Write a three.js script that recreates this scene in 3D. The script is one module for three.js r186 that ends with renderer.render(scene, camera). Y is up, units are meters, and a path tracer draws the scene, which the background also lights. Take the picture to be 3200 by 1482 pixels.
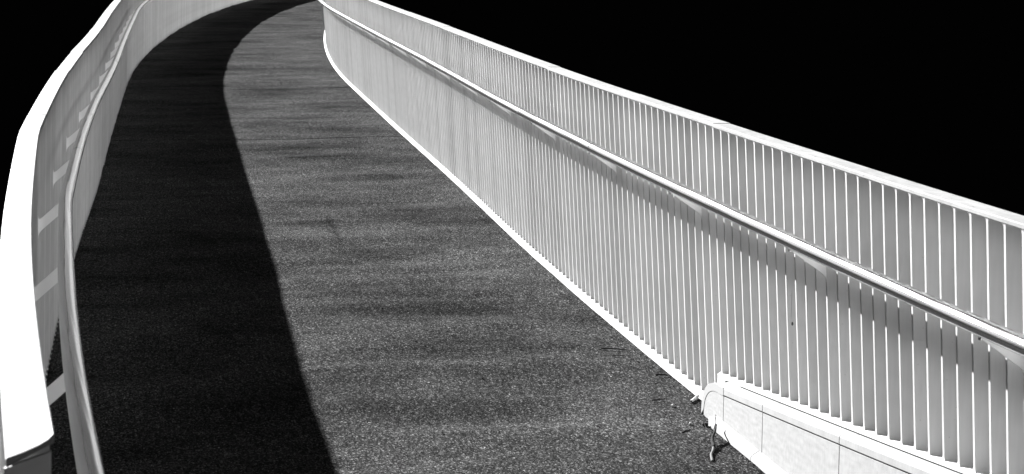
import * as THREE from 'three';
import { ImprovedNoise } from 'three/addons/math/ImprovedNoise.js';
import { mergeGeometries, toCreasedNormals } from 'three/addons/utils/BufferGeometryUtils.js';

// ---------------------------------------------------------------- camera, sky, sun, exposure
const scene = new THREE.Scene();
const EYE = 2.144;
const camera = new THREE.PerspectiveCamera(2 * Math.atan(741 / 6226.5) * 180 / Math.PI, 1024 / 474, 0.05, 6000);
camera.position.set(0, EYE, 0);
camera.rotation.set(-0.15347, 0, 0.00357, 'YXZ');
camera.focus = 10.5;
camera.userData.fStop = 11;

const renderer = new THREE.WebGLRenderer({ antialias: true });
renderer.setSize(1024, 474);
renderer.toneMapping = THREE.LinearToneMapping;
renderer.toneMappingExposure = 5;
renderer.shadowMap.enabled = true;

const toSun = new THREE.Vector3(-1.3, 1.0, -1.3 * 1.6).normalize();
const sun = new THREE.DirectionalLight(0xffffff, 5);
sun.position.copy(toSun).multiplyScalar(80).add(new THREE.Vector3(-3, 0, -25));
sun.target.position.set(-3, 0, -25);
sun.castShadow = true;
sun.shadow.mapSize.set(4096, 4096);
Object.assign(sun.shadow.camera, { left: -45, right: 45, top: 30, bottom: -30, near: 1, far: 180 });
sun.shadow.camera.updateProjectionMatrix();
scene.add(sun, sun.target);

{ // black-and-white sky: dark clear zenith, a bank of pale haze along the horizon that is brightest towards the sun, aureole round the sun
  const w = 512, h = 256, d = new Float32Array(w * h * 4);
  for (let j = 0; j < h; j++) for (let i = 0; i < w; i++) {
    const el = ((j + 0.5) / h - 0.5) * Math.PI, az = ((i + 0.5) / w - 0.5) * 2 * Math.PI;
    const v = new THREE.Vector3(Math.cos(az) * Math.cos(el), Math.sin(el), Math.sin(az) * Math.cos(el));
    const a = Math.acos(Math.min(1, v.dot(toSun)));
    const e = Math.max(0, el);
    const side = (v.x * toSun.x + v.z * toSun.z) / Math.hypot(v.x, v.z) / Math.hypot(toSun.x, toSun.z);
    const L = 0.001 + 0.23 * (0.25 + 0.75 * Math.pow((1 + side) / 2, 1.5)) / (1 + Math.pow(e / 0.14, 5)) + 0.2 * Math.exp(-a / 0.12);
    const k = (j * w + i) * 4;
    d[k] = d[k + 1] = d[k + 2] = L; d[k + 3] = 1;
  }
  const t = new THREE.DataTexture(d, w, h, THREE.RGBAFormat, THREE.FloatType);
  t.mapping = THREE.EquirectangularReflectionMapping;
  t.magFilter = t.minFilter = THREE.LinearFilter;
  t.needsUpdate = true;
  scene.background = t;
  scene.environment = t;
}

// ---------------------------------------------------------------- helpers
let seed = 20240611;
const rnd = () => { seed = (seed * 1664525 + 1013904223) >>> 0; return seed / 4294967296; };
const rr = (a, b) => a + (b - a) * rnd();
const noise = new ImprovedNoise();
const N = (x, y, z = 0) => noise.noise(x, y, z);
const lerpTable = (x, X, Y) => {
  if (x <= X[0]) return Y[0];
  for (let i = 1; i < X.length; i++) if (x <= X[i]) return Y[i - 1] + (Y[i] - Y[i - 1]) * (x - X[i - 1]) / (X[i] - X[i - 1]);
  return Y[Y.length - 1];
};
const tag = (o, label, category, group, kind) => {
  if (label) o.userData.label = label;
  if (category) o.userData.category = category;
  if (group) o.userData.group = group;
  if (kind) o.userData.kind = kind;
  return o;
};
const shade = (o) => { o.traverse((m) => { if (m.isMesh) { m.castShadow = true; m.receiveShadow = true; } }); return o; };
const mesh = (name, g, m, parent) => {
  const o = new THREE.Mesh(g, m);
  o.name = name; o.castShadow = o.receiveShadow = true;
  if (parent) parent.add(o);
  return o;
};
const numbered = (() => { const c = {}; return (n) => { const k = c[n] = (c[n] ?? -1) + 1; return k ? `${n}_${String(k).padStart(3, '0')}` : n; }; })();

// plan of the path: s runs along its right-hand edge, heading in radians, ground rises slowly far off
const KS = [-8, 0, 4, 8, 12, 16, 20, 25, 30, 35, 40, 45, 50, 56, 62, 70, 80, 100];
const KT = [-0.26, -0.25436, -0.19961, -0.18181, -0.15808, -0.16829, -0.16388, -0.16178, -0.12569, -0.09912, -0.0795, -0.06044, -0.02682, 0.02176, 0.07035, 0.115, 0.14, 0.16];
const STEP = 0.05, S0 = -8, NS = 2000;
const PX = new Float64Array(NS + 1), PZ = new Float64Array(NS + 1), PT = new Float64Array(NS + 1);
for (let i = 0; i <= NS; i++) PT[i] = lerpTable(S0 + i * STEP, KS, KT);
for (let i = 1; i <= NS; i++) {
  const t = (PT[i] + PT[i - 1]) / 2;
  PX[i] = PX[i - 1] + Math.sin(t) * STEP; PZ[i] = PZ[i - 1] + Math.cos(t) * STEP;
}
const i0 = Math.round(-S0 / STEP), OX = 2.1874 - PX[i0], OZ = 3 - PZ[i0];
const pos3 = (p) => { const k = Math.max(0, p); return k * k * 0.5; };
const rise = (s) => 8e-5 * pos3(s - 6.764) - 2e-5 * pos3(s - 30) - 15e-5 * pos3(s - 12) + 19e-5 * pos3(s - 20);
const frame = (s) => {
  const f = Math.min(NS - 1e-6, Math.max(0, (s - S0) / STEP)), i = Math.floor(f), k = f - i;
  return { x: OX + PX[i] + (PX[i + 1] - PX[i]) * k, z: OZ + PZ[i] + (PZ[i + 1] - PZ[i]) * k, t: PT[i] + (PT[i + 1] - PT[i]) * k, y: rise(s) };
};
const WIDTH = (s) => 2.98849 + lerpTable(s, [0, 6, 14, 25, 40, 60], [-0.15456, 0, 0.00373, 0.03606, 0.07754, 0.00575]);
// a point u metres to the right of the path's right edge (negative: on the path), h above it
const P = (s, u, h) => { const f = frame(s); return new THREE.Vector3(f.x + u * Math.cos(f.t), f.y + h, -(f.z - u * Math.sin(f.t))); };

// sides: o = distance outward (away from the path) from the foot of the blades
const RIGHT = { sign: 1, foot: () => 0.038, lean: 0.058, rail: 0.136 };
const LEFT = { sign: -1, foot: (s) => -WIDTH(s), lean: 0.0396, rail: 0.115 };
const SP = (side, s, o, h) => P(s, side.foot(s) + side.sign * o, h);
const CAP_H = 1.30, RAIL_H = 0.998, PITCH = 1.64704 / 14;

// sweep a closed section [[o, h], ...] along s; adds end faces
function sweep(section, ss, at, { uvScale = 1, closed = true } = {}) {
  const n = section.length, pos = [], uv = [], idx = [];
  const run = [0]; for (let k = 1; k <= n; k++) { const a = section[k - 1], b = section[k % n]; run.push(run[k - 1] + Math.hypot(a[0] - b[0], a[1] - b[1])); }
  ss.forEach((s, r) => {
    for (let k = 0; k <= n; k++) {
      const [o, h] = section[k % n], p = at(s, o, h, r, ss.length);
      pos.push(p.x, p.y, p.z); uv.push(s * uvScale, run[k] * uvScale);
    }
  });
  for (let r = 0; r + 1 < ss.length; r++) for (let k = 0; k < n; k++) {
    const a = r * (n + 1) + k, b = a + n + 1;
    idx.push(a, b, a + 1, a + 1, b, b + 1);
  }
  if (closed) for (const r of [0, ss.length - 1]) {
    const b = pos.length / 3;
    const tri = THREE.ShapeUtils.triangulateShape(section.map(([x, y]) => new THREE.Vector2(x, y)), []);
    for (let k = 0; k < n; k++) { const q = (r * (n + 1) + k) * 3; pos.push(pos[q], pos[q + 1], pos[q + 2]); uv.push(section[k][0] * uvScale, section[k][1] * uvScale); }
    for (const [x, y, z] of tri) idx.push(b + x, b + y, b + z);
  }
  const g = new THREE.BufferGeometry();
  g.setAttribute('position', new THREE.Float32BufferAttribute(pos, 3));
  g.setAttribute('uv', new THREE.Float32BufferAttribute(uv, 2));
  g.setIndex(idx);
  return toCreasedNormals(g, 0.6);
}
const range = (a, b, d) => { const n = Math.max(1, Math.round((b - a) / d)); return Array.from({ length: n + 1 }, (_, i) => a + (b - a) * i / n); };
// keep vertices small: put the mesh at `base` and shift its geometry
function place(o, base, parent) { o.geometry.translate(-base.x, -base.y, -base.z); o.position.copy(base).sub(parent ? parent.position : new THREE.Vector3()); (parent ?? scene).add(o); return o; }

// ---------------------------------------------------------------- textures and materials
function dataTex(w, h, fn, srgb, repeat = 1) {
  const d = new Uint8Array(w * h * 4);
  for (let j = 0; j < h; j++) for (let i = 0; i < w; i++) { const v = Math.max(0, Math.min(255, Math.round(fn(i, j)))), k = (j * w + i) * 4; d[k] = d[k + 1] = d[k + 2] = v; d[k + 3] = 255; }
  const t = new THREE.DataTexture(d, w, h, THREE.RGBAFormat);
  t.wrapS = t.wrapT = THREE.RepeatWrapping; t.magFilter = t.minFilter = THREE.LinearFilter;
  if (srgb) t.colorSpace = THREE.SRGBColorSpace;
  t.repeat.set(repeat, repeat); t.needsUpdate = true;
  return t;
}
// aggregate: stones of 3 to 9 mm scattered in a tile of TILE metres
const TILE = 3.2, AN = 2048;
const chipTone = new Float32Array(AN * AN), chipHigh = new Float32Array(AN * AN);
{
  for (let i = 0; i < AN * AN; i++) { chipTone[i] = 0.008 + 0.006 * rnd(); chipHigh[i] = 0.12 * rnd(); }
  for (let n = 0; n < 190000; n++) {
    const cx = rnd() * AN, cy = rnd() * AN, r = 1 + 2.4 * Math.pow(rnd(), 2), q = rnd();
    const tone = q < 0.025 ? rr(0.05, 0.12) : q < 0.45 ? rr(0.03, 0.065) : rr(0.008, 0.03), hi = rr(0.3, 1), R = Math.ceil(r), el = rr(0.7, 1.4);
    for (let y = -R; y <= R; y++) for (let x = -R; x <= R; x++) {
      const d = Math.hypot(x * el, y / el) / r; if (d > 1) continue;
      const k = ((Math.floor(cy) + y + AN) % AN) * AN + (Math.floor(cx) + x + AN) % AN, z = hi * (1 - d * d * 0.7);
      if (z > chipHigh[k]) { chipHigh[k] = z; chipTone[k] = tone; }
    }
  }
  // clusters of stones: bindings of 6 mm to 5 cm are blacker or more worn
  for (const [c, amp] of [[2, 0.6], [4, 0.38], [8, 0.12], [32, 0.10]]) {
    const m = AN / c, mj = m / 4, v = Float32Array.from({ length: m * mj }, () => rnd() * 2 - 1);
    for (let j = 0; j < AN; j++) for (let i = 0; i < AN; i++) {
      const x = i / c, y = j / (4 * c), x0 = Math.floor(x), y0 = Math.floor(y), fx = x - x0, fy = y - y0, x1 = (x0 + 1) % m, y1 = (y0 + 1) % mj;
      const b = (v[y0 * m + x0] * (1 - fx) + v[y0 * m + x1] * fx) * (1 - fy) + (v[y1 * m + x0] * (1 - fx) + v[y1 * m + x1] * fx) * fy;
      chipTone[j * AN + i] *= 1 + amp * b; chipHigh[j * AN + i] += (c > 4 && c < 32 ? 0.28 : 0) * b;
    }
  }
}
const lin2srgb = (v) => 255 * (v <= 0.0031308 ? v * 12.92 : 1.055 * Math.pow(v, 1 / 2.4) - 0.055);
const asphaltMap = dataTex(AN, AN, (i, j) => lin2srgb(Math.min(1, chipTone[j * AN + i] * 2.6)), true, 1 / TILE);
const asphaltBump = dataTex(AN, AN, (i, j) => 255 * Math.min(1, Math.max(0, 0.25 + 0.55 * chipHigh[j * AN + i])), false, 1 / TILE);
const asphalt = new THREE.MeshPhysicalMaterial({ specularIntensity: 0.001, map: asphaltMap, bumpMap: asphaltBump, bumpScale: 0.0028, roughness: 0.9, vertexColors: true });

// white paint: faint runs of grime and small specks
const paintMap = (() => {
  const w = 512, h = 1024, v = new Float32Array(w * h);
  for (let j = 0; j < h; j++) for (let i = 0; i < w; i++) {
    const streak = N(i * 0.09, j * 0.006, 3.1) * 0.03 + N(i * 0.025, j * 0.02, 7.7) * 0.03;
    v[j * w + i] = 0.51 + streak + 0.012 * (rnd() - 0.5);
  }
  for (let n = 0; n < 45; n++) {
    const cx = Math.floor(rnd() * w), cy = Math.floor(rnd() * h), r = rr(0.6, 2.0), dark = rr(0.15, 0.5), R = Math.ceil(r);
    for (let y = -R; y <= R; y++) for (let x = -R; x <= R; x++) if (Math.hypot(x, y) < r) v[((cy + y + h) % h) * w + (cx + x + w) % w] *= 1 - dark;
  }
  const t = dataTex(w, h, (i, j) => lin2srgb(v[j * w + i]), true);
  t.repeat.set(1 / 0.65, 1 / 1.3);
  return t;
})();
const paints = [1, 0.96, 0.91, 0.85].map((k) => new THREE.MeshPhysicalMaterial({ specularIntensity: 0.5, map: paintMap, color: new THREE.Color().setRGB(k, k, k), roughness: 0.55 }));
const paint = paints[0];
const armPaint = new THREE.MeshStandardMaterial({ color: new THREE.Color().setRGB(0.7, 0.7, 0.7), roughness: 0.5 });
// the caps carry dust, dried rain marks and specks
const capMap = (() => {
  const n = 1024, v = new Float32Array(n * n);
  for (let j = 0; j < n; j++) for (let i = 0; i < n; i++) v[j * n + i] = 0.29 + 0.05 * N(i * 0.02, j * 0.05, 3) + 0.05 * N(i * 0.006, j * 0.012, 11) + 0.03 * N(i * 0.11, j * 0.11, 5) + 0.02 * (rnd() - 0.5);
  for (let k = 0; k < 260; k++) {
    const cx = Math.floor(rnd() * n), cy = Math.floor(rnd() * n), q = 1.2 + 4 * Math.pow(rnd(), 4), dk = rr(0.3, 0.85), R = Math.ceil(q);
    for (let y = -R; y <= R; y++) for (let x = -R; x <= R; x++) if (Math.hypot(x, y) < q) v[((cy + y + n) % n) * n + (cx + x + n) % n] *= 1 - dk;
  }
  return dataTex(n, n, (i, j) => lin2srgb(Math.max(0.02, v[j * n + i])), true, 1 / 1.4);
})();
const capPaint = new THREE.MeshPhysicalMaterial({ specularIntensity: 0.12, map: capMap, roughness: 0.6 });
const steelRough = dataTex(256, 1024, (() => { return (i, j) => 190 + 25 * N(i * 0.004, j * 0.35, 1.3) + 30 * N(i * 0.02, j * 0.02, 5.1); })(), false);
steelRough.repeat.set(0.5, 6);
const steel = new THREE.MeshStandardMaterial({ color: new THREE.Color().setRGB(0.54, 0.54, 0.54), metalness: 1, roughness: 0.24, roughnessMap: steelRough });
const stoneMap = (() => {
  const n = 1024, a = new Float32Array(n * n);
  for (let j = 0; j < n; j++) for (let i = 0; i < n; i++) a[j * n + i] = 0.225 + 0.04 * N(i * 0.012, j * 0.012, 2) + 0.03 * N(i * 0.05, j * 0.008, 9) + 0.02 * N(i * 0.2, j * 0.06, 4) + 0.03 * (rnd() - 0.5);
  for (let k = 0; k < 900; k++) { const x = Math.floor(rnd() * n), y = Math.floor(rnd() * n); a[y * n + x] *= rr(0.4, 0.8); }
  const t = dataTex(n, n, (i, j) => lin2srgb(a[j * n + i]), true); t.repeat.set(1 / 0.9, 1 / 0.9); return t;
})();
const stone = new THREE.MeshStandardMaterial({ map: stoneMap, bumpMap: stoneMap, bumpScale: 0.0008, roughness: 0.85 });
const concrete = new THREE.MeshStandardMaterial({ color: new THREE.Color().setRGB(0.28, 0.28, 0.28), roughness: 0.9 });
const tar = new THREE.MeshPhysicalMaterial({ specularIntensity: 0, color: new THREE.Color().setRGB(0.012, 0.012, 0.012), roughness: 0.95 });
const bark = new THREE.MeshPhysicalMaterial({ specularIntensity: 0.15, color: new THREE.Color().setRGB(0.014, 0.014, 0.014), roughness: 0.9, bumpMap: asphaltBump, bumpScale: 0.002 });
const barkPale = new THREE.MeshStandardMaterial({ color: new THREE.Color().setRGB(0.035, 0.035, 0.035), roughness: 0.85 });
const deadWood = new THREE.MeshPhysicalMaterial({ specularIntensity: 0.2, color: new THREE.Color().setRGB(0.02, 0.02, 0.02), roughness: 0.95 });
const pebbleMat = new THREE.MeshStandardMaterial({ color: new THREE.Color().setRGB(0.3, 0.3, 0.3), roughness: 0.9 });
const paper = new THREE.MeshStandardMaterial({ color: new THREE.Color().setRGB(0.6, 0.6, 0.6), roughness: 0.9 });
const grime = new THREE.MeshStandardMaterial({ color: new THREE.Color().setRGB(0.05, 0.05, 0.05), roughness: 0.9 });

// ---------------------------------------------------------------- the setting: ground, deck, path
{
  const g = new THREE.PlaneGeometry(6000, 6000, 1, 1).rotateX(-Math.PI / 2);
  const o = mesh('ground', g, new THREE.MeshPhysicalMaterial({ color: new THREE.Color().setRGB(0.0002, 0.0002, 0.0002), roughness: 1, specularIntensity: 0 }), scene);  // near-black base colour paints in the shade down there; sunlight still reaches the sheet
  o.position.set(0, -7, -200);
  tag(o, 'ground far below and beyond the bridge, coloured near-black in place of shade', 'ground', null, 'structure');
}
{ // structural slab under the path, out past both railings
  const g = sweep([[0, -0.03], [0, -0.55], [1, -0.55], [1, -0.03]], range(-7, 58.5, 0.5), (s, o, h) => P(s, o ? 0.17 : -WIDTH(s) - 0.16, h));
  const o = mesh('bridge_deck', g, concrete);
  tag(o, 'curved concrete bridge deck carrying the path and both railings', 'bridge deck', null, 'structure');
  place(o, P(4, -1.5, 0));
}
// the laid asphalt is uneven: low waves across the direction of laying
const wave = (s, u) => Math.min(1, 0.12 + Math.pow(Math.max(0, -u) / 0.45, 1.3)) * (0.017 * N(s * 1.1, u * 0.5, 1.7) + 0.0115 * N(s * 3.1, u * 0.9, 8.2) + 0.0038 * N(s * 8.5, u * 2.2, 4.4) + 0.0005 * N(s * 21, u * 8, 12.4));
const stains = [[7.4, -0.75, 0.35, 0.5, 0.3], [8.1, -2.0, 0.2, 0.35, 0.25], [10.6, -0.9, 0.3, 0.45, 0.3], [14.6, -0.7, 0.25, 0.5, 0.3], [19.6, -1.3, 0.3, 0.6, 0.3], [22.0, -0.9, 0.2, 0.5, 0.35], [28.3, -1.4, 0.35, 0.6, 0.3], [11.6, -1.22, 0.9, 0.035, 0.45], [12.0, -1.35, 0.10, 0.30, 0.35], [17.0, -1.0, 0.12, 0.55, 0.35], [16.2, -0.95, 0.13, 0.5, 0.4], [13.6, -2.1, 0.1, 0.35, 0.3], [12.2, -0.8, 0.16, 0.5, 0.3], [8.6, -1.2, 0.25, 0.5, 0.2], [24.2, -1.0, 0.25, 0.5, 0.35], [35.5, -1.5, 0.5, 0.4, 0.4], [6.1, -1.1, 0.3, 0.6, 0.25], [9.9, -1.6, 0.15, 0.6, 0.2]];
const grimeAt = (s, u) => {
  let k = 1 + 0.42 * N(s * 0.8, u * 0.7, 21.3) + 0.42 * N(s * 2.3, u * 1.2, 3.9) + 0.22 * N(s * 7, u * 3, 14.2) + 0.12 * N(s * 26, u * 26, 2.2);
  for (const [a, b, ds, du, dk] of stains) {
    const w = 0.35 * N(s * 5, u * 3.5, a), q = Math.hypot((s - a) / ds, (u - b) / du) + w;
    if (q < 1) k *= 1 - 1.35 * dk * Math.min(1, (1 - q) * 2.2) * (0.7 + 0.3 * N(s * 40, u * 25, 7));
  }
  return Math.max(0.3, k);
};
{
  const path = new THREE.Group(); path.name = 'asphalt_path';
  tag(path, 'dark asphalt footpath curving away between the two white railings', 'path', null, 'structure');
  path.position.copy(P(6, -1.5, 0)); scene.add(path);
  const joints = [-6, 17.99, 24.45, 31.6, 38.75, 46.2, 53, 58.5];
  const GAP = 0.014;
  for (let q = 0; q + 1 < joints.length; q++) {
    const a = joints[q] + (q ? GAP : 0), b = joints[q + 1] - GAP;
    const ss = []; for (let s = a; s < b - 1e-6;) { ss.push(s); s += s < 3 ? 0.3 : s < 14 ? 0.026 : s < 26 ? 0.05 : s < 50 ? 0.12 : 0.4; } ss.push(b);
    const nu = q < 2 ? 84 : 48, posn = [], col = [], uv = [], idx = [];
    const put = (p, c, s, u) => { posn.push(p.x, p.y, p.z); col.push(c, c, c); uv.push(u, s); };
    for (const s of ss) for (let k = 0; k <= nu; k++) {
      const u = -0.004 + (-WIDTH(s) + 0.004) * k / nu, edge = Math.min(1, (b - s) / 0.05, (s - a) / 0.05);
      put(P(s, u, wave(s, u) - 0.004 * (1 - Math.max(0, edge))), 0.80 * grimeAt(s, u), s, u);
    }
    const n = nu + 1;
    for (let r = 0; r + 1 < ss.length; r++) for (let k = 0; k < nu; k++) { const i = r * n + k; idx.push(i, i + 1, i + n, i + 1, i + n + 1, i + n); }
    for (const r of [0, ss.length - 1]) { // the ends of the slab, down into the joint
      const base = posn.length / 3, s = ss[r];
      for (let k = 0; k <= nu; k++) { const u = -0.004 + (-WIDTH(s) + 0.004) * k / nu; put(P(s, u, wave(s, u) - 0.004), 0.5, s, u); put(P(s, u, -0.028), 0.4, s, u); }
      for (let k = 0; k < nu; k++) { const i = base + 2 * k; idx.push(i, i + 1, i + 2, i + 2, i + 1, i + 3); }
    }
    const g = new THREE.BufferGeometry();
    g.setAttribute('position', new THREE.Float32BufferAttribute(posn, 3));
    g.setAttribute('color', new THREE.Float32BufferAttribute(col, 3));
    g.setAttribute('uv', new THREE.Float32BufferAttribute(uv, 2));
    g.setIndex(idx); g.computeVertexNormals();
    place(mesh('asphalt_slab', g, asphalt), P((a + b) / 2, -1.5, 0), path);
  }
  for (let q = 1; q + 1 < joints.length; q++) { // filler down in each joint
    const s = joints[q], g = sweep([[0, -0.022], [0, -0.03], [1, -0.03], [1, -0.022]], [s - GAP * 1.2, s + GAP * 1.2], (t, o, h) => P(t, o ? -0.006 : -WIDTH(t) + 0.002, h));
    place(mesh('joint_filler', g, tar), P(s, -1.5, 0), path);
  }
}

// ---------------------------------------------------------------- railing pieces
const T = 0.0135, DEPTH = 0.072;
// one upright blade: o across (0 = edge towards the path), leaning in by `lean`, welded with small fillets top and bottom
function bladeGeometry(lean, h0, h1, fine, du, round) {
  const R = 0.018, hs = fine ? [0, 0.0015, 0.004, 0.009, R] : [0];
  const rows = fine ? [...hs.map((d) => [h0 + d, d]), ...hs.slice().reverse().map((d) => [h1 - d, d])] : [[h0, R], [h1, R]];
  const pos = [], uv = [], idx = [];
  const c = round;
  for (const [h, d] of rows) {
    const f = d < R ? R - Math.sqrt(R * R - (R - d) * (R - d)) : 0, t = T / 2 + f, a = -lean * h - f * 0.35, b = -lean * h + DEPTH;
    const ring = [[a + c, -t], [b, -t], [b, t], [a + c, t], [a, t - c], [a, -t + c]];
    const n = ring.length;
    for (let k = 0; k < n; k++) { // each side has its own two vertices, so edges stay crisp
      const p = ring[k], q = ring[(k + 1) % n];
      pos.push(p[0], h, p[1], q[0], h, q[1]);
      uv.push(p[0] + p[1] + du, h, q[0] + q[1] + du, h);
    }
  }
  const m = 12;
  for (let r = 0; r + 1 < rows.length; r++) for (let k = 0; k < m; k += 2) {
    const i = r * m + k, j = i + m;
    idx.push(i, j, i + 1, i + 1, j, j + 1);
  }
  const g = new THREE.BufferGeometry();
  g.setAttribute('position', new THREE.Float32BufferAttribute(pos, 3));
  g.setAttribute('uv', new THREE.Float32BufferAttribute(uv, 2));
  g.setIndex(idx); g.computeVertexNormals();
  return g;
}
// the arm that carries the handrail: a plate in the plane of its blade, rising inward, rounded where it leaves the blade
function armGeometry(side) {
  const e = (h) => -side.lean * h, tx = e(RAIL_H) - side.rail, ty = RAIL_H - 0.012;
  const hb = 0.884, bx = e(hb), dx = tx - bx, dy = ty - hb, L = Math.hypot(dx, dy), nx = -dy / L, ny = dx / L; // n points down-left
  const half = 0.019, up = [-nx * half, -ny * half], dn = [nx * half, ny * half];
  const sgn = up[1] > 0 ? 1 : -1, U = sgn > 0 ? up : dn, D = sgn > 0 ? dn : up;
  const along = (k, off) => [bx + dx * k + off[0], hb + dy * k + off[1]];
  const hit = (off) => { let k = 0; for (let i = 0; i < 30; i++) { const p = along(k, off); k -= (e(p[1]) - p[0]) / (e(1) - e(0) - dx) * 0 + (p[0] - e(p[1])) / dx; } return k; };
  const ku = hit(U), kd = hit(D), F = 0.022;
  const sh = new THREE.Shape();
  const pu = along(ku, U), pd = along(kd, D), inn = 0.012;
  const topEnd = along(0.985, U), botEnd = along(0.985, D);
  const upOut = along(ku + F / L, U), dnOut = along(kd + F / L, D);
  const rise_ = [e(pu[1] + F), pu[1] + F], fall = [e(pd[1] - F), pd[1] - F];
  sh.moveTo(fall[0] + inn, fall[1]); sh.lineTo(fall[0], fall[1]);
  sh.quadraticCurveTo(pd[0], pd[1], dnOut[0], dnOut[1]);
  sh.lineTo(botEnd[0], botEnd[1]); sh.lineTo(topEnd[0], topEnd[1]); sh.lineTo(upOut[0], upOut[1]);
  sh.quadraticCurveTo(pu[0], pu[1], rise_[0], rise_[1]); sh.lineTo(rise_[0] + inn, rise_[1]);
  const g = new THREE.ExtrudeGeometry(sh, { depth: 0.007, bevelEnabled: true, bevelThickness: 0.0006, bevelSize: 0.0006, bevelSegments: 1, curveSegments: 5 });
  g.translate(0, 0, -0.0035);
  return g;
}
const CAP_T = 0.016;
const capSection = (() => { // o from -0.004 (towards the path) to 0.08, with small rounded arrises; h relative to the top
  const a = -0.004, b = 0.079, r = 0.0022;
  return [[a + r, 0], [a + 0.012, 0], [a + 0.03, 0], [a + 0.055, 0], [b - r, 0], [b, -r], [b, -CAP_T + r], [b - r, -CAP_T], [a + r, -CAP_T], [a, -CAP_T + r], [a, -r]];
})();

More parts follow.
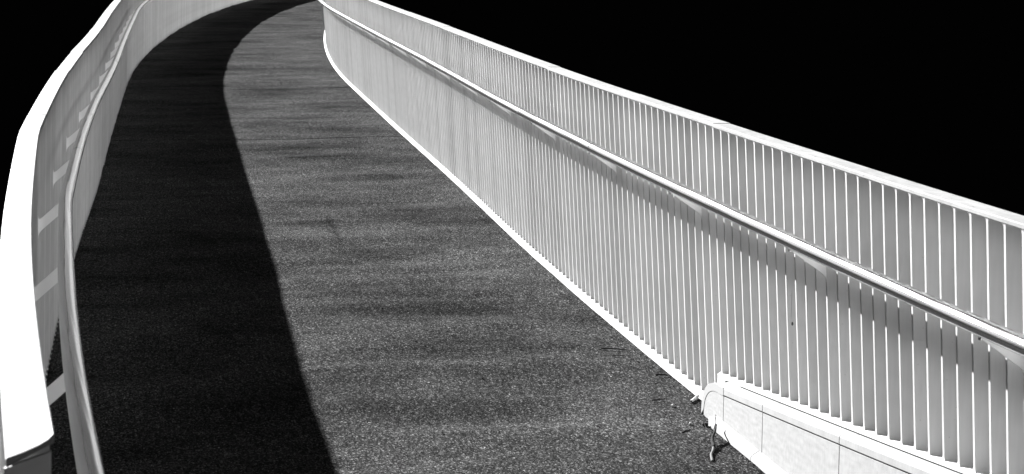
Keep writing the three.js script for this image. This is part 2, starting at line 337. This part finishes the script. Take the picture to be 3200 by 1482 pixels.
function railing(side, name, label, s1, s2, { base, railJoints, capJoints, armStart, foot0 }) {
  const root = new THREE.Group(); root.name = name; tag(root, label, 'railing');
  root.position.copy(SP(side, s1 + 4, 0, 0)); scene.add(root);
  const h1 = CAP_H - CAP_T + 0.002;
  // blades
  const blades = [];
  const kA = Math.ceil((s1 - armStart) / PITCH), kB = Math.floor((s2 - armStart) / PITCH);
  for (let k = kA; k <= kB; k++) blades.push([armStart + k * PITCH, k]);
  const shared = {};
  const geo = (fine, v, h0) => (shared[`${fine} ${v} ${h0.toFixed(3)}`] ??= bladeGeometry(side.lean, h0, h1, fine, v * 0.137, side === LEFT ? 0.0026 : 0.0009));
  const turn = (s) => -frame(s).t + (side.sign < 0 ? Math.PI : 0);
  const LIMIT = 296, far = [];
  blades.forEach(([s, k], i) => {
    const jitter = 0.012 * (rnd() - 0.5), v = Math.floor(rnd() * 5), tone = Math.floor(Math.pow(rnd(), side === LEFT ? 0.8 : 1.8) * 4);
    const at = SP(side, s + 0.0015 * (rnd() - 0.5), 0, 0);
    if (i >= LIMIT) { far.push([at, turn(s) + jitter]); return; }
    const o = mesh('blade', geo(i < 130, v, foot0(s)), paints[tone], root);
    o.position.copy(at).sub(root.position); o.rotation.y = turn(s) + jitter;
  });
  if (far.length) {
    const im = new THREE.InstancedMesh(geo(false, 0, foot0(60)), paint, far.length);
    im.name = 'blade_row'; im.userData.kind = 'stuff'; im.castShadow = im.receiveShadow = true;
    const d = new THREE.Object3D();
    far.forEach(([p, a], i) => { d.position.copy(p).sub(root.position); d.rotation.set(0, a, 0); d.updateMatrix(); im.setMatrixAt(i, d.matrix); const k = [1, 0.96, 0.91, 0.85][Math.floor(Math.pow(rnd(), side === LEFT ? 0.8 : 1.8) * 4)]; im.setColorAt(i, new THREE.Color().setRGB(k, k, k)); });
    root.add(im);
  }
  if (side === RIGHT) { // dried drip with a blob on the near face of one blade
    const s = armStart + 4 * PITCH, blob = new THREE.IcosahedronGeometry(0.006, 2).scale(0.75, 1.25, 0.12), run = new THREE.IcosahedronGeometry(0.003, 2).scale(0.22, 20, 0.06);
    blob.translate(0.019 - side.lean * 0.585, 0.585, T / 2 + 0.0006); run.translate(0.018 - side.lean * 0.66, 0.662, T / 2 + 0.0002);
    const o = mesh('drip_stain', mergeGeometries([blob, run]), grime, root);
    o.position.copy(SP(side, s, 0, 0)).sub(root.position); o.rotation.y = turn(s);
  }
  // arms, each with the small screw that holds the rail
  const ag = armGeometry(side);
  for (let k = Math.ceil(kA / 14) * 14; k <= kB; k += 14) {
    const s = armStart + k * PITCH;
    if (s > 75) break;
    const o = mesh('rail_bracket', ag, armPaint, root);
    o.position.copy(SP(side, s, 0, 0)).sub(root.position); o.rotation.y = turn(s);
    const q = mesh('screw', new THREE.CylinderGeometry(0.007, 0.007, 0.012, 10), steel, o);
    q.position.set(-side.lean * RAIL_H - side.rail, RAIL_H - 0.034, 0);
  }
  // handrail in lengths
  const ring = Array.from({ length: 28 }, (_, i) => [Math.cos(i / 28 * 2 * Math.PI) * 0.0285, Math.sin(i / 28 * 2 * Math.PI) * 0.0285]);
  const sleeve = ring.map(([x, y]) => [x * 0.955, y * 0.955]);
  const railAt = (s, o, h) => SP(side, s, -side.lean * RAIL_H - side.rail + o * 1, RAIL_H + h);
  const js = railJoints.filter((j) => j > s1 + 0.2 && j < s2 - 0.2), ends = [s1, ...js, s2];
  for (let i = 0; i + 1 < ends.length; i++) {
    const wob = [rr(-0.0012, 0.0012), rr(-0.0012, 0.0012)];
    const g = sweep(ring, range(ends[i] + 0.005, ends[i + 1] - 0.005, 0.22), (s, o, h) => railAt(s, o + wob[0], h + wob[1]));
    const o = place(mesh('handrail', g, steel), railAt((ends[i] + ends[i + 1]) / 2, 0, 0), root);
    if (i) place(mesh('rail_sleeve', sweep(sleeve, [ends[i] - 0.02, ends[i] + 0.02], (s, a, h) => railAt(s, a, h), { closed: false }), tar), o.position.clone().add(root.position), o).position.set(0, 0, 0);
  }
  // cap in lengths, each fitted a millimetre or two out of line
  const cj = capJoints.filter((j) => j > s1 + 0.3 && j < s2 - 0.3), cends = [s1, ...cj, s2];
  for (let i = 0; i + 1 < cends.length; i++) {
    const a = cends[i] + (i ? 0.004 : 0), b = cends[i + 1] - 0.004, w0 = rr(-0.0022, 0.0022), w1 = rr(-0.0022, 0.0022), hh = (i % 2 ? 1 : -1) * rr(0.0004, 0.0013), bow = rr(0.0, 0.002);
    const list = range(a, b, 0.3);
    const g = sweep(capSection, list, (s, o, h, r) => {
      const k = (s - a) / (b - a);
      let ss = s;
      if (!i && side === LEFT && r === 0) ss = s + 0.02 - 0.16 * Math.pow(Math.max(0, o + 0.004) / 0.083, 0.55) + 0.07; // skewed, rounded near end
      return SP(side, ss, -side.lean * CAP_H + o - 0.0005 + w0 * (1 - k) + w1 * k - bow * 4 * k * (1 - k), CAP_H + h + hh);
    });
    place(mesh('cap_rail', g, capPaint), SP(side, (a + b) / 2, 0, CAP_H), root);
  }
  base(root);
  return root;
}
const chain = (from, marks, step, to) => { const r = [...marks]; let s = r[r.length - 1]; while (s < to) { s += step; r.push(s); } return r; };

// raised plinth where the bridge meets its abutment: its top climbs towards the viewer
const plinthTop = (s) => 0.254 + (4.93 - s) * 0.104, PL_END = 5.86;
const right = railing(RIGHT, numbered('bridge_railing'), 'sunlit white railing of upright blades beside the grey asphalt, its handrail shining', 1.2, 52, {
  armStart: 4.48408,
  foot0: (s) => (s < 5.98 ? plinthTop(s) + 0.0165 : 0.014),
  railJoints: chain(0, [7.7, 9.77, 14.69, 21.2, 27.97], 6.6, 76),
  capJoints: chain(0, [5.89, 7.475, 9.55, 11.6, 14.65, 17.74, 21.48], 3.294, 76),
  base(root) {
    const ends = [5.62, 7.42, 10.7, 14.0, ...range(17.3, 52, 3.47)];
    for (let i = 0; i + 1 < ends.length; i++) {
      const g = sweep([[0, -0.02], [0.003, 0.0125], [0.006, 0.015], [0.15, 0.015], [0.15, -0.02]], range(ends[i] + 0.0015, ends[i + 1] - 0.0015, 0.4), (s, o, h) => P(s, o + 0.004, h));
      place(mesh('base_plate', g, paints[i % 2]), P((ends[i] + ends[i + 1]) / 2, 0.07, 0), root);
    }
    const g = sweep([[0.009, -0.03], [0.0095, 0.014], [0.012, 0.0175], [0.15, 0.0175], [0.15, -0.03]], range(1.2, 5.9, 0.3), (s, o, h) => P(s, o, plinthTop(s) + h));
    place(mesh('base_plate', g, paint), P(4, 0.07, 0.2), root);
  },
});
const left = railing(LEFT, numbered('bridge_railing'), 'shaded white railing with a broad pale cap bending round the dark side of the path', 0.9, 63, {
  armStart: 6.07539,
  foot0: () => 0.006,
  railJoints: chain(0, [7.87, 9.765, 14.7, 21.2, 27.97], 6.6, 84),
  capJoints: chain(0, [6.75, 9.6, 11.39, 14.63, 17.5], 3.294, 84),
  base(root) {
    for (const [a, b] of [[0.9, 5], [5, 11.6], ...range(11.6, 63, 6.425).slice(0, -1).map((s) => [s, s + 6.425])]) {
      const g = sweep([[0.004, -0.03], [0.004, 0.006], [0.12, 0.006], [0.12, -0.03]], range(a + 0.002, b - 0.002, 0.4), (s, o, h) => SP(LEFT, s, o, h));
      place(mesh('base_plate', g, paint), SP(LEFT, (a + b) / 2, 0.05, 0), root);
    }
    // flat end post that closes the railing below the cap
    const top = CAP_H - CAP_T - 0.012, sec = [[0.0, 0], [0.004, -0.0], [0.076, 0], [0.079, 0.003], [0.079, 0.009], [0.076, 0.012], [0.004, 0.012], [0.0, 0.009]];
    const g = sweep(sec.map(([o, d]) => [o, d]), [0, top * 0.5, top], (h, o, d) => SP(LEFT, 0.955 - d + 0.012 + (-0.09 * o / 0.08), o - LEFT.lean * h, h));
    place(mesh('end_post', g, paint), SP(LEFT, 0.95, 0.04, 0.6), root);
  },
});

// ---------------------------------------------------------------- plinth and kerb
{
  const plinth = new THREE.Group(); plinth.name = 'stone_plinth';
  tag(plinth, 'pale stone plinth with rounded end and coping under the near end of the sunlit railing', 'plinth');
  plinth.position.copy(P(4.5, 0, 0)); scene.add(plinth);
  const F = -0.075, CT = 0.034;
  const R0 = 5.58, RX = PL_END - R0;
  const outline = (s, inset) => { // height of the rounded end
    const t = plinthTop(Math.min(s, R0)) - inset, x = Math.max(0, s - R0) / (RX - inset);
    return x >= 1 ? 0 : t * Math.pow(1 - Math.pow(x, 2.4), 1 / 2.4);
  };
  // face panels: each a plate with a recessed joint
  const seg = (a, b) => { const r = []; for (const s of range(a, b, 0.12)) r.push(s); return r; };
  const joints = [1.0, 2.35, 3.24, 4.13, 5.0, 5.53];
  for (let i = 0; i + 1 < joints.length; i++) {
    const a = joints[i] + 0.0035, b = joints[i + 1] - 0.0035;
    const g = sweep([[F, 0], [F, 1], [F + 0.05, 1], [F + 0.05, 0]], seg(a, b), (s, o, h) => P(s, o, h ? plinthTop(s) - CT - 0.004 : 0.0));
    place(mesh('face_panel', g, stone), P((a + b) / 2, F, 0.1), plinth);
    const c = 0.004;
    const cg = sweep([[F - 0.0015, -CT + c], [F - 0.0015, -c], [F - 0.0015 + c, 0], [-0.001, 0], [-0.001, -CT], [F - 0.0015 + c, -CT]], seg(a, b), (s, o, h) => P(s, o, plinthTop(s) + h));
    place(mesh('coping_stone', cg, stone), P((a + b) / 2, F, 0.25), plinth);
  }
  // rounded end stones
  const bend = []; for (let k = 0; k <= 22; k++) { const q = k / 22 * Math.PI / 2; bend.push(5.534 + (PL_END - 5.534) * Math.sin(q)); }
  const inn = []; for (let k = 0; k <= 22; k++) { const q = k / 22 * Math.PI / 2; inn.push(5.534 + (PL_END - CT - 0.002 - 5.534) * Math.sin(q)); }
  const fg = sweep([[F, 0], [F, 1], [0.03, 1], [0.03, 0]], inn, (s, o, h) => P(s, o, h ? Math.max(0.001, outline(s, CT + 0.002)) : 0));
  place(mesh('face_panel', fg, stone), P(5.7, F, 0.1), plinth);
  const mk = (o, pr) => bend.map((s, k) => [s, inn[k]]);
  const rows = bend.map((s, k) => ({ so: s, ho: outline(s, 0), si: Math.min(s, inn[k]), hi: outline(inn[k], CT) }));
  const cg = sweep([[F - 0.0015, 0], [F - 0.0015, 1], [0.055, 1], [0.055, 0]], rows.map((_, k) => k), (k, o, h) => h ? P(rows[k].so, o, Math.max(0, rows[k].ho)) : P(rows[k].si, o, Math.max(0, rows[k].hi)));
  place(mesh('coping_stone', cg, stone), P(5.7, F, 0.2), plinth);
  const sg = sweep([[-0.0015, -0.03], [-0.0015, -0.0012], [0.0095, 0.0006], [0.0095, -0.03]], range(1.0, 5.76, 0.12), (s, o, h) => P(s, o, plinthTop(s) + h));
  place(mesh('sealant_strip', sg, tar), P(4, 0.012, 0.25), plinth);
  // mortar bed behind the open joints
  const bg = sweep([[F + 0.045, -0.02], [F + 0.045, 1], [0.13, 1], [0.13, -0.02]], range(1.0, 5.6, 0.3), (s, o, h) => P(s, o, h === 1 ? plinthTop(s) - CT - 0.006 : h));
  place(mesh('plinth_core', bg, tar), P(4, 0.05, 0.1), plinth);
}
{
  const kerb = new THREE.Group(); kerb.name = 'kerb';
  tag(kerb, 'low pale kerb stones at the foot of the stone plinth', 'kerb', null, 'structure');
  kerb.position.copy(P(4.5, -0.1, 0)); scene.add(kerb);
  const ends = [0.6, 1.9, 3.2, 4.03, 5.03, 5.73];
  for (let i = 0; i + 1 < ends.length; i++) {
    const a = ends[i] + 0.003, b = ends[i + 1] - 0.003, last = i + 2 === ends.length;
    const g = sweep([[-0.112, -0.02], [-0.110, 0.020], [-0.107, 0.026], [-0.078, 0.044], [-0.070, 0.045], [-0.070, -0.02]], range(a, b, 0.1), (s, o, h, r, n) => {
      const k = last ? Math.max(0, (s - 5.62) / (b - 5.62)) : 0;
      return P(s, o + 0.03 * k * k * (o < -0.075 ? 1 : 0), h * (1 - 0.35 * k));
    });
    place(mesh('kerb_stone', g, stone), P((a + b) / 2, -0.1, 0), kerb);
  }
}

// ---------------------------------------------------------------- litter on the asphalt
function limb(points, r0, r1, seg = 7, knots = 14) {
  const c = new THREE.CatmullRomCurve3(points), ring = [], pos = [], idx = [];
  const fr = c.computeFrenetFrames(knots, false);
  for (let i = 0; i <= knots; i++) {
    const p = c.getPointAt(i / knots), r = (r0 + (r1 - r0) * i / knots) * (1 + 0.22 * N(i * 0.9, r0 * 900, points.length));
    for (let k = 0; k < seg; k++) { const a = k / seg * 2 * Math.PI; const q = p.clone().addScaledVector(fr.normals[i], Math.cos(a) * r).addScaledVector(fr.binormals[i], Math.sin(a) * r); pos.push(q.x, q.y, q.z); }
  }
  for (let i = 0; i < knots; i++) for (let k = 0; k < seg; k++) { const a = i * seg + k, b = i * seg + (k + 1) % seg; idx.push(a, b, a + seg, b, b + seg, a + seg); }
  const e = pos.length / 3, p0 = c.getPointAt(0), p1 = c.getPointAt(1); pos.push(p0.x, p0.y, p0.z, p1.x, p1.y, p1.z);
  for (let k = 0; k < seg; k++) { idx.push(e, (k + 1) % seg, k); idx.push(e + 1, knots * seg + k, knots * seg + (k + 1) % seg); }
  const g = new THREE.BufferGeometry();
  g.setAttribute('position', new THREE.Float32BufferAttribute(pos, 3)); g.setIndex(idx); g.computeVertexNormals();
  g.setAttribute('uv', new THREE.Float32BufferAttribute(new Float32Array(pos.length / 3 * 2).map((_, i) => (i % 2 ? pos[Math.floor(i / 2) * 3] : pos[Math.floor(i / 2) * 3 + 2])), 2));
  return g;
}
{ // broken twig lying by the kerb, thin end raised
  const twig = new THREE.Group(); twig.name = 'broken_twig';
  tag(twig, 'broken forked twig lying on the asphalt against the pale kerb', 'twig');
  twig.position.copy(P(5.04, -0.268, 0)); scene.add(twig);
  const put = (n, pts, r0, r1, m) => place(mesh(n, limb(pts.map(([s, u, h]) => P(s, u, h)), r0, r1), m), P(pts[0][0], pts[0][1], pts[0][2]), twig);
  put('stem', [[5.035, -0.272, 0.009], [5.13, -0.248, 0.011], [5.19, -0.222, 0.012], [5.24, -0.205, 0.016]], 0.006, 0.0065, barkPale);
  put('stem', [[5.225, -0.208, 0.016], [5.32, -0.187, 0.026], [5.40, -0.150, 0.04], [5.46, -0.128, 0.05]], 0.0085, 0.004, bark);
  for (const b of [[[5.38, -0.16, 0.036], [5.45, -0.165, 0.032], [5.55, -0.150, 0.024], [5.64, -0.128, 0.03]], [[5.42, -0.15, 0.04], [5.48, -0.125, 0.056], [5.52, -0.11, 0.075]], [[5.44, -0.14, 0.045], [5.48, -0.125, 0.06], [5.50, -0.12, 0.085]], [[5.33, -0.185, 0.026], [5.36, -0.205, 0.024], [5.40, -0.218, 0.02]]])
    put('side_shoot', b, 0.0021, 0.0008, bark);
}
{ // cigarette stub against the base plate
  const t = new THREE.Group(); t.name = 'cigarette_stub';
  tag(t, 'pale cigarette stub lying where the base plate meets the plinth', 'cigarette stub');
  const a = P(6.06, -0.066, 0.0075), b = P(6.145, -0.008, 0.0105);
  t.position.copy(a); scene.add(t);
  const d = b.clone().sub(a), L = d.length(), r = 0.0062;
  const q = new THREE.Quaternion().setFromUnitVectors(new THREE.Vector3(0, 1, 0), d.clone().normalize());
  const prof = [[0.0045, 0.006], [0.0045, 0], [r * 0.92, 0], [r, 0.002], [r, L * 0.62]].map(([x, y]) => new THREE.Vector2(x, y));
  const o1 = mesh('paper_tube', new THREE.LatheGeometry(prof, 18), paper, t); o1.quaternion.copy(q);
  const prof2 = [[r * 1.04, L * 0.62], [r * 1.04, L * 0.985], [r * 0.9, L], [0.0001, L]].map(([x, y]) => new THREE.Vector2(x, y));
  const o2 = mesh('filter', new THREE.LatheGeometry(prof2, 18), pebbleMat, t); o2.quaternion.copy(q);
  const o3 = mesh('ash_end', new THREE.CylinderGeometry(0.0044, 0.0044, 0.004, 14), deadWood, t); o3.quaternion.copy(q); o3.position.copy(d.clone().normalize().multiplyScalar(0.006));
}
const pebbleGeo = (r, k) => {
  const g = new THREE.IcosahedronGeometry(r, 2), p = g.attributes.position;
  for (let i = 0; i < p.count; i++) { const x = p.getX(i), y = p.getY(i), z = p.getZ(i), f = 1 + 0.28 * N(x / r * 1.3 + k, y / r * 1.3, z / r * 1.3); p.setXYZ(i, x * f, y * f * 0.72, z * f); }
  g.computeVertexNormals(); return g;
};
[[6.0, -0.168, 0.010, 'small pebble on the asphalt just left of the cigarette stub'], [5.655, -0.183, 0.009, 'small pebble on the asphalt between the cigarette stub and the forked twig'], [5.62, -0.128, 0.013, 'dark clod of dirt at the foot of the plinth end']].forEach(([s, u, r, label], i) => {
  const o = mesh(numbered(i < 2 ? 'pebble' : 'dirt_clod'), pebbleGeo(r, i * 3.3), i < 2 ? pebbleMat : deadWood, scene);
  o.position.copy(P(s, u, r * 0.55 + wave(s, u))); tag(o, label, i < 2 ? 'pebble' : 'dirt');
});
[[7.28, -0.20, 7.205, -0.07, 0.0045, 'longest dark stick on the asphalt above the plinth end'], [7.085, -0.19, 7.07, -0.11, 0.0028, 'thin dark stick just below the longest stick'], [6.945, -0.24, 6.89, -0.212, 0.003, 'short crooked dark stick left of the plinth end'], [6.12, -0.235, 6.135, -0.18, 0.0036, 'short straight dark stick left of the cigarette stub'], [6.62, -0.085, 6.60, -0.03, 0.006, 'frayed dark stick touching the white base plate'], [5.52, -0.262, 5.56, -0.21, 0.0032, 'small dark stick left of the forked twig']].forEach(([s, u, s2, u2, r, label]) => {
  const m = [(s + s2) / 2 + rr(-0.02, 0.02), (u + u2) / 2 + rr(-0.006, 0.006)];
  const o = mesh(numbered('stick'), limb([P(s, u, r + 0.002), P(m[0], m[1], r + 0.004), P(s2, u2, r + 0.002)], r, r * 0.5, 6, 10), deadWood);
  tag(o, label, 'stick'); place(o, P(s, u, 0));
});
{ // crumbs of leaf and grit gathered along the right-hand edge and scattered over the path: nobody could count them
  const parts = [];
  const flake = (s, u, r, flat) => {
    const g = new THREE.IcosahedronGeometry(r, 0), p = g.attributes.position;
    for (let i = 0; i < p.count; i++) p.setXYZ(i, p.getX(i) * (1 + 0.5 * N(p.getX(i) * 300, s * 9)), p.getY(i) * flat, p.getZ(i) * (0.6 + 0.3 * Math.sin(s * 40)));
    g.deleteAttribute('uv'); g.rotateY(rnd() * 6); const q = P(s, u, r * flat * 0.6 + wave(s, u)); g.translate(q.x, q.y, q.z); parts.push(g);
  };
  for (let i = 0; i < 1500; i++) { const s = 5.2 + 40 * Math.pow(rnd(), 1.7), d = 0.012 + Math.min(0.9, -Math.log(1 - rnd()) * 0.075); if (s < 5.75 && d < 0.13) continue; flake(s, -d, rr(0.0014, 0.0045) * (1 + s * 0.012), rr(0.3, 0.8)); }
  for (let i = 0; i < 260; i++) { const s = 4.6 + 30 * Math.pow(rnd(), 1.3); flake(s, -rr(0.1, 2.4), rr(0.002, 0.006) * (1 + s * 0.012), rr(0.25, 0.6)); }
  for (let i = 0; i < 160; i++) flake(rr(4.6, 5.7), -0.114 - Math.abs(rr(0, 0.03) * rr(0, 1)), rr(0.0014, 0.004), rr(0.3, 0.8));
  const o = mesh('leaf_litter', mergeGeometries(parts), deadWood);
  tag(o, 'dark crumbs of leaf and grit along the edge of the asphalt', 'litter', null, 'stuff');
  place(o, P(8, -0.3, 0));
}
renderer.render(scene, camera);
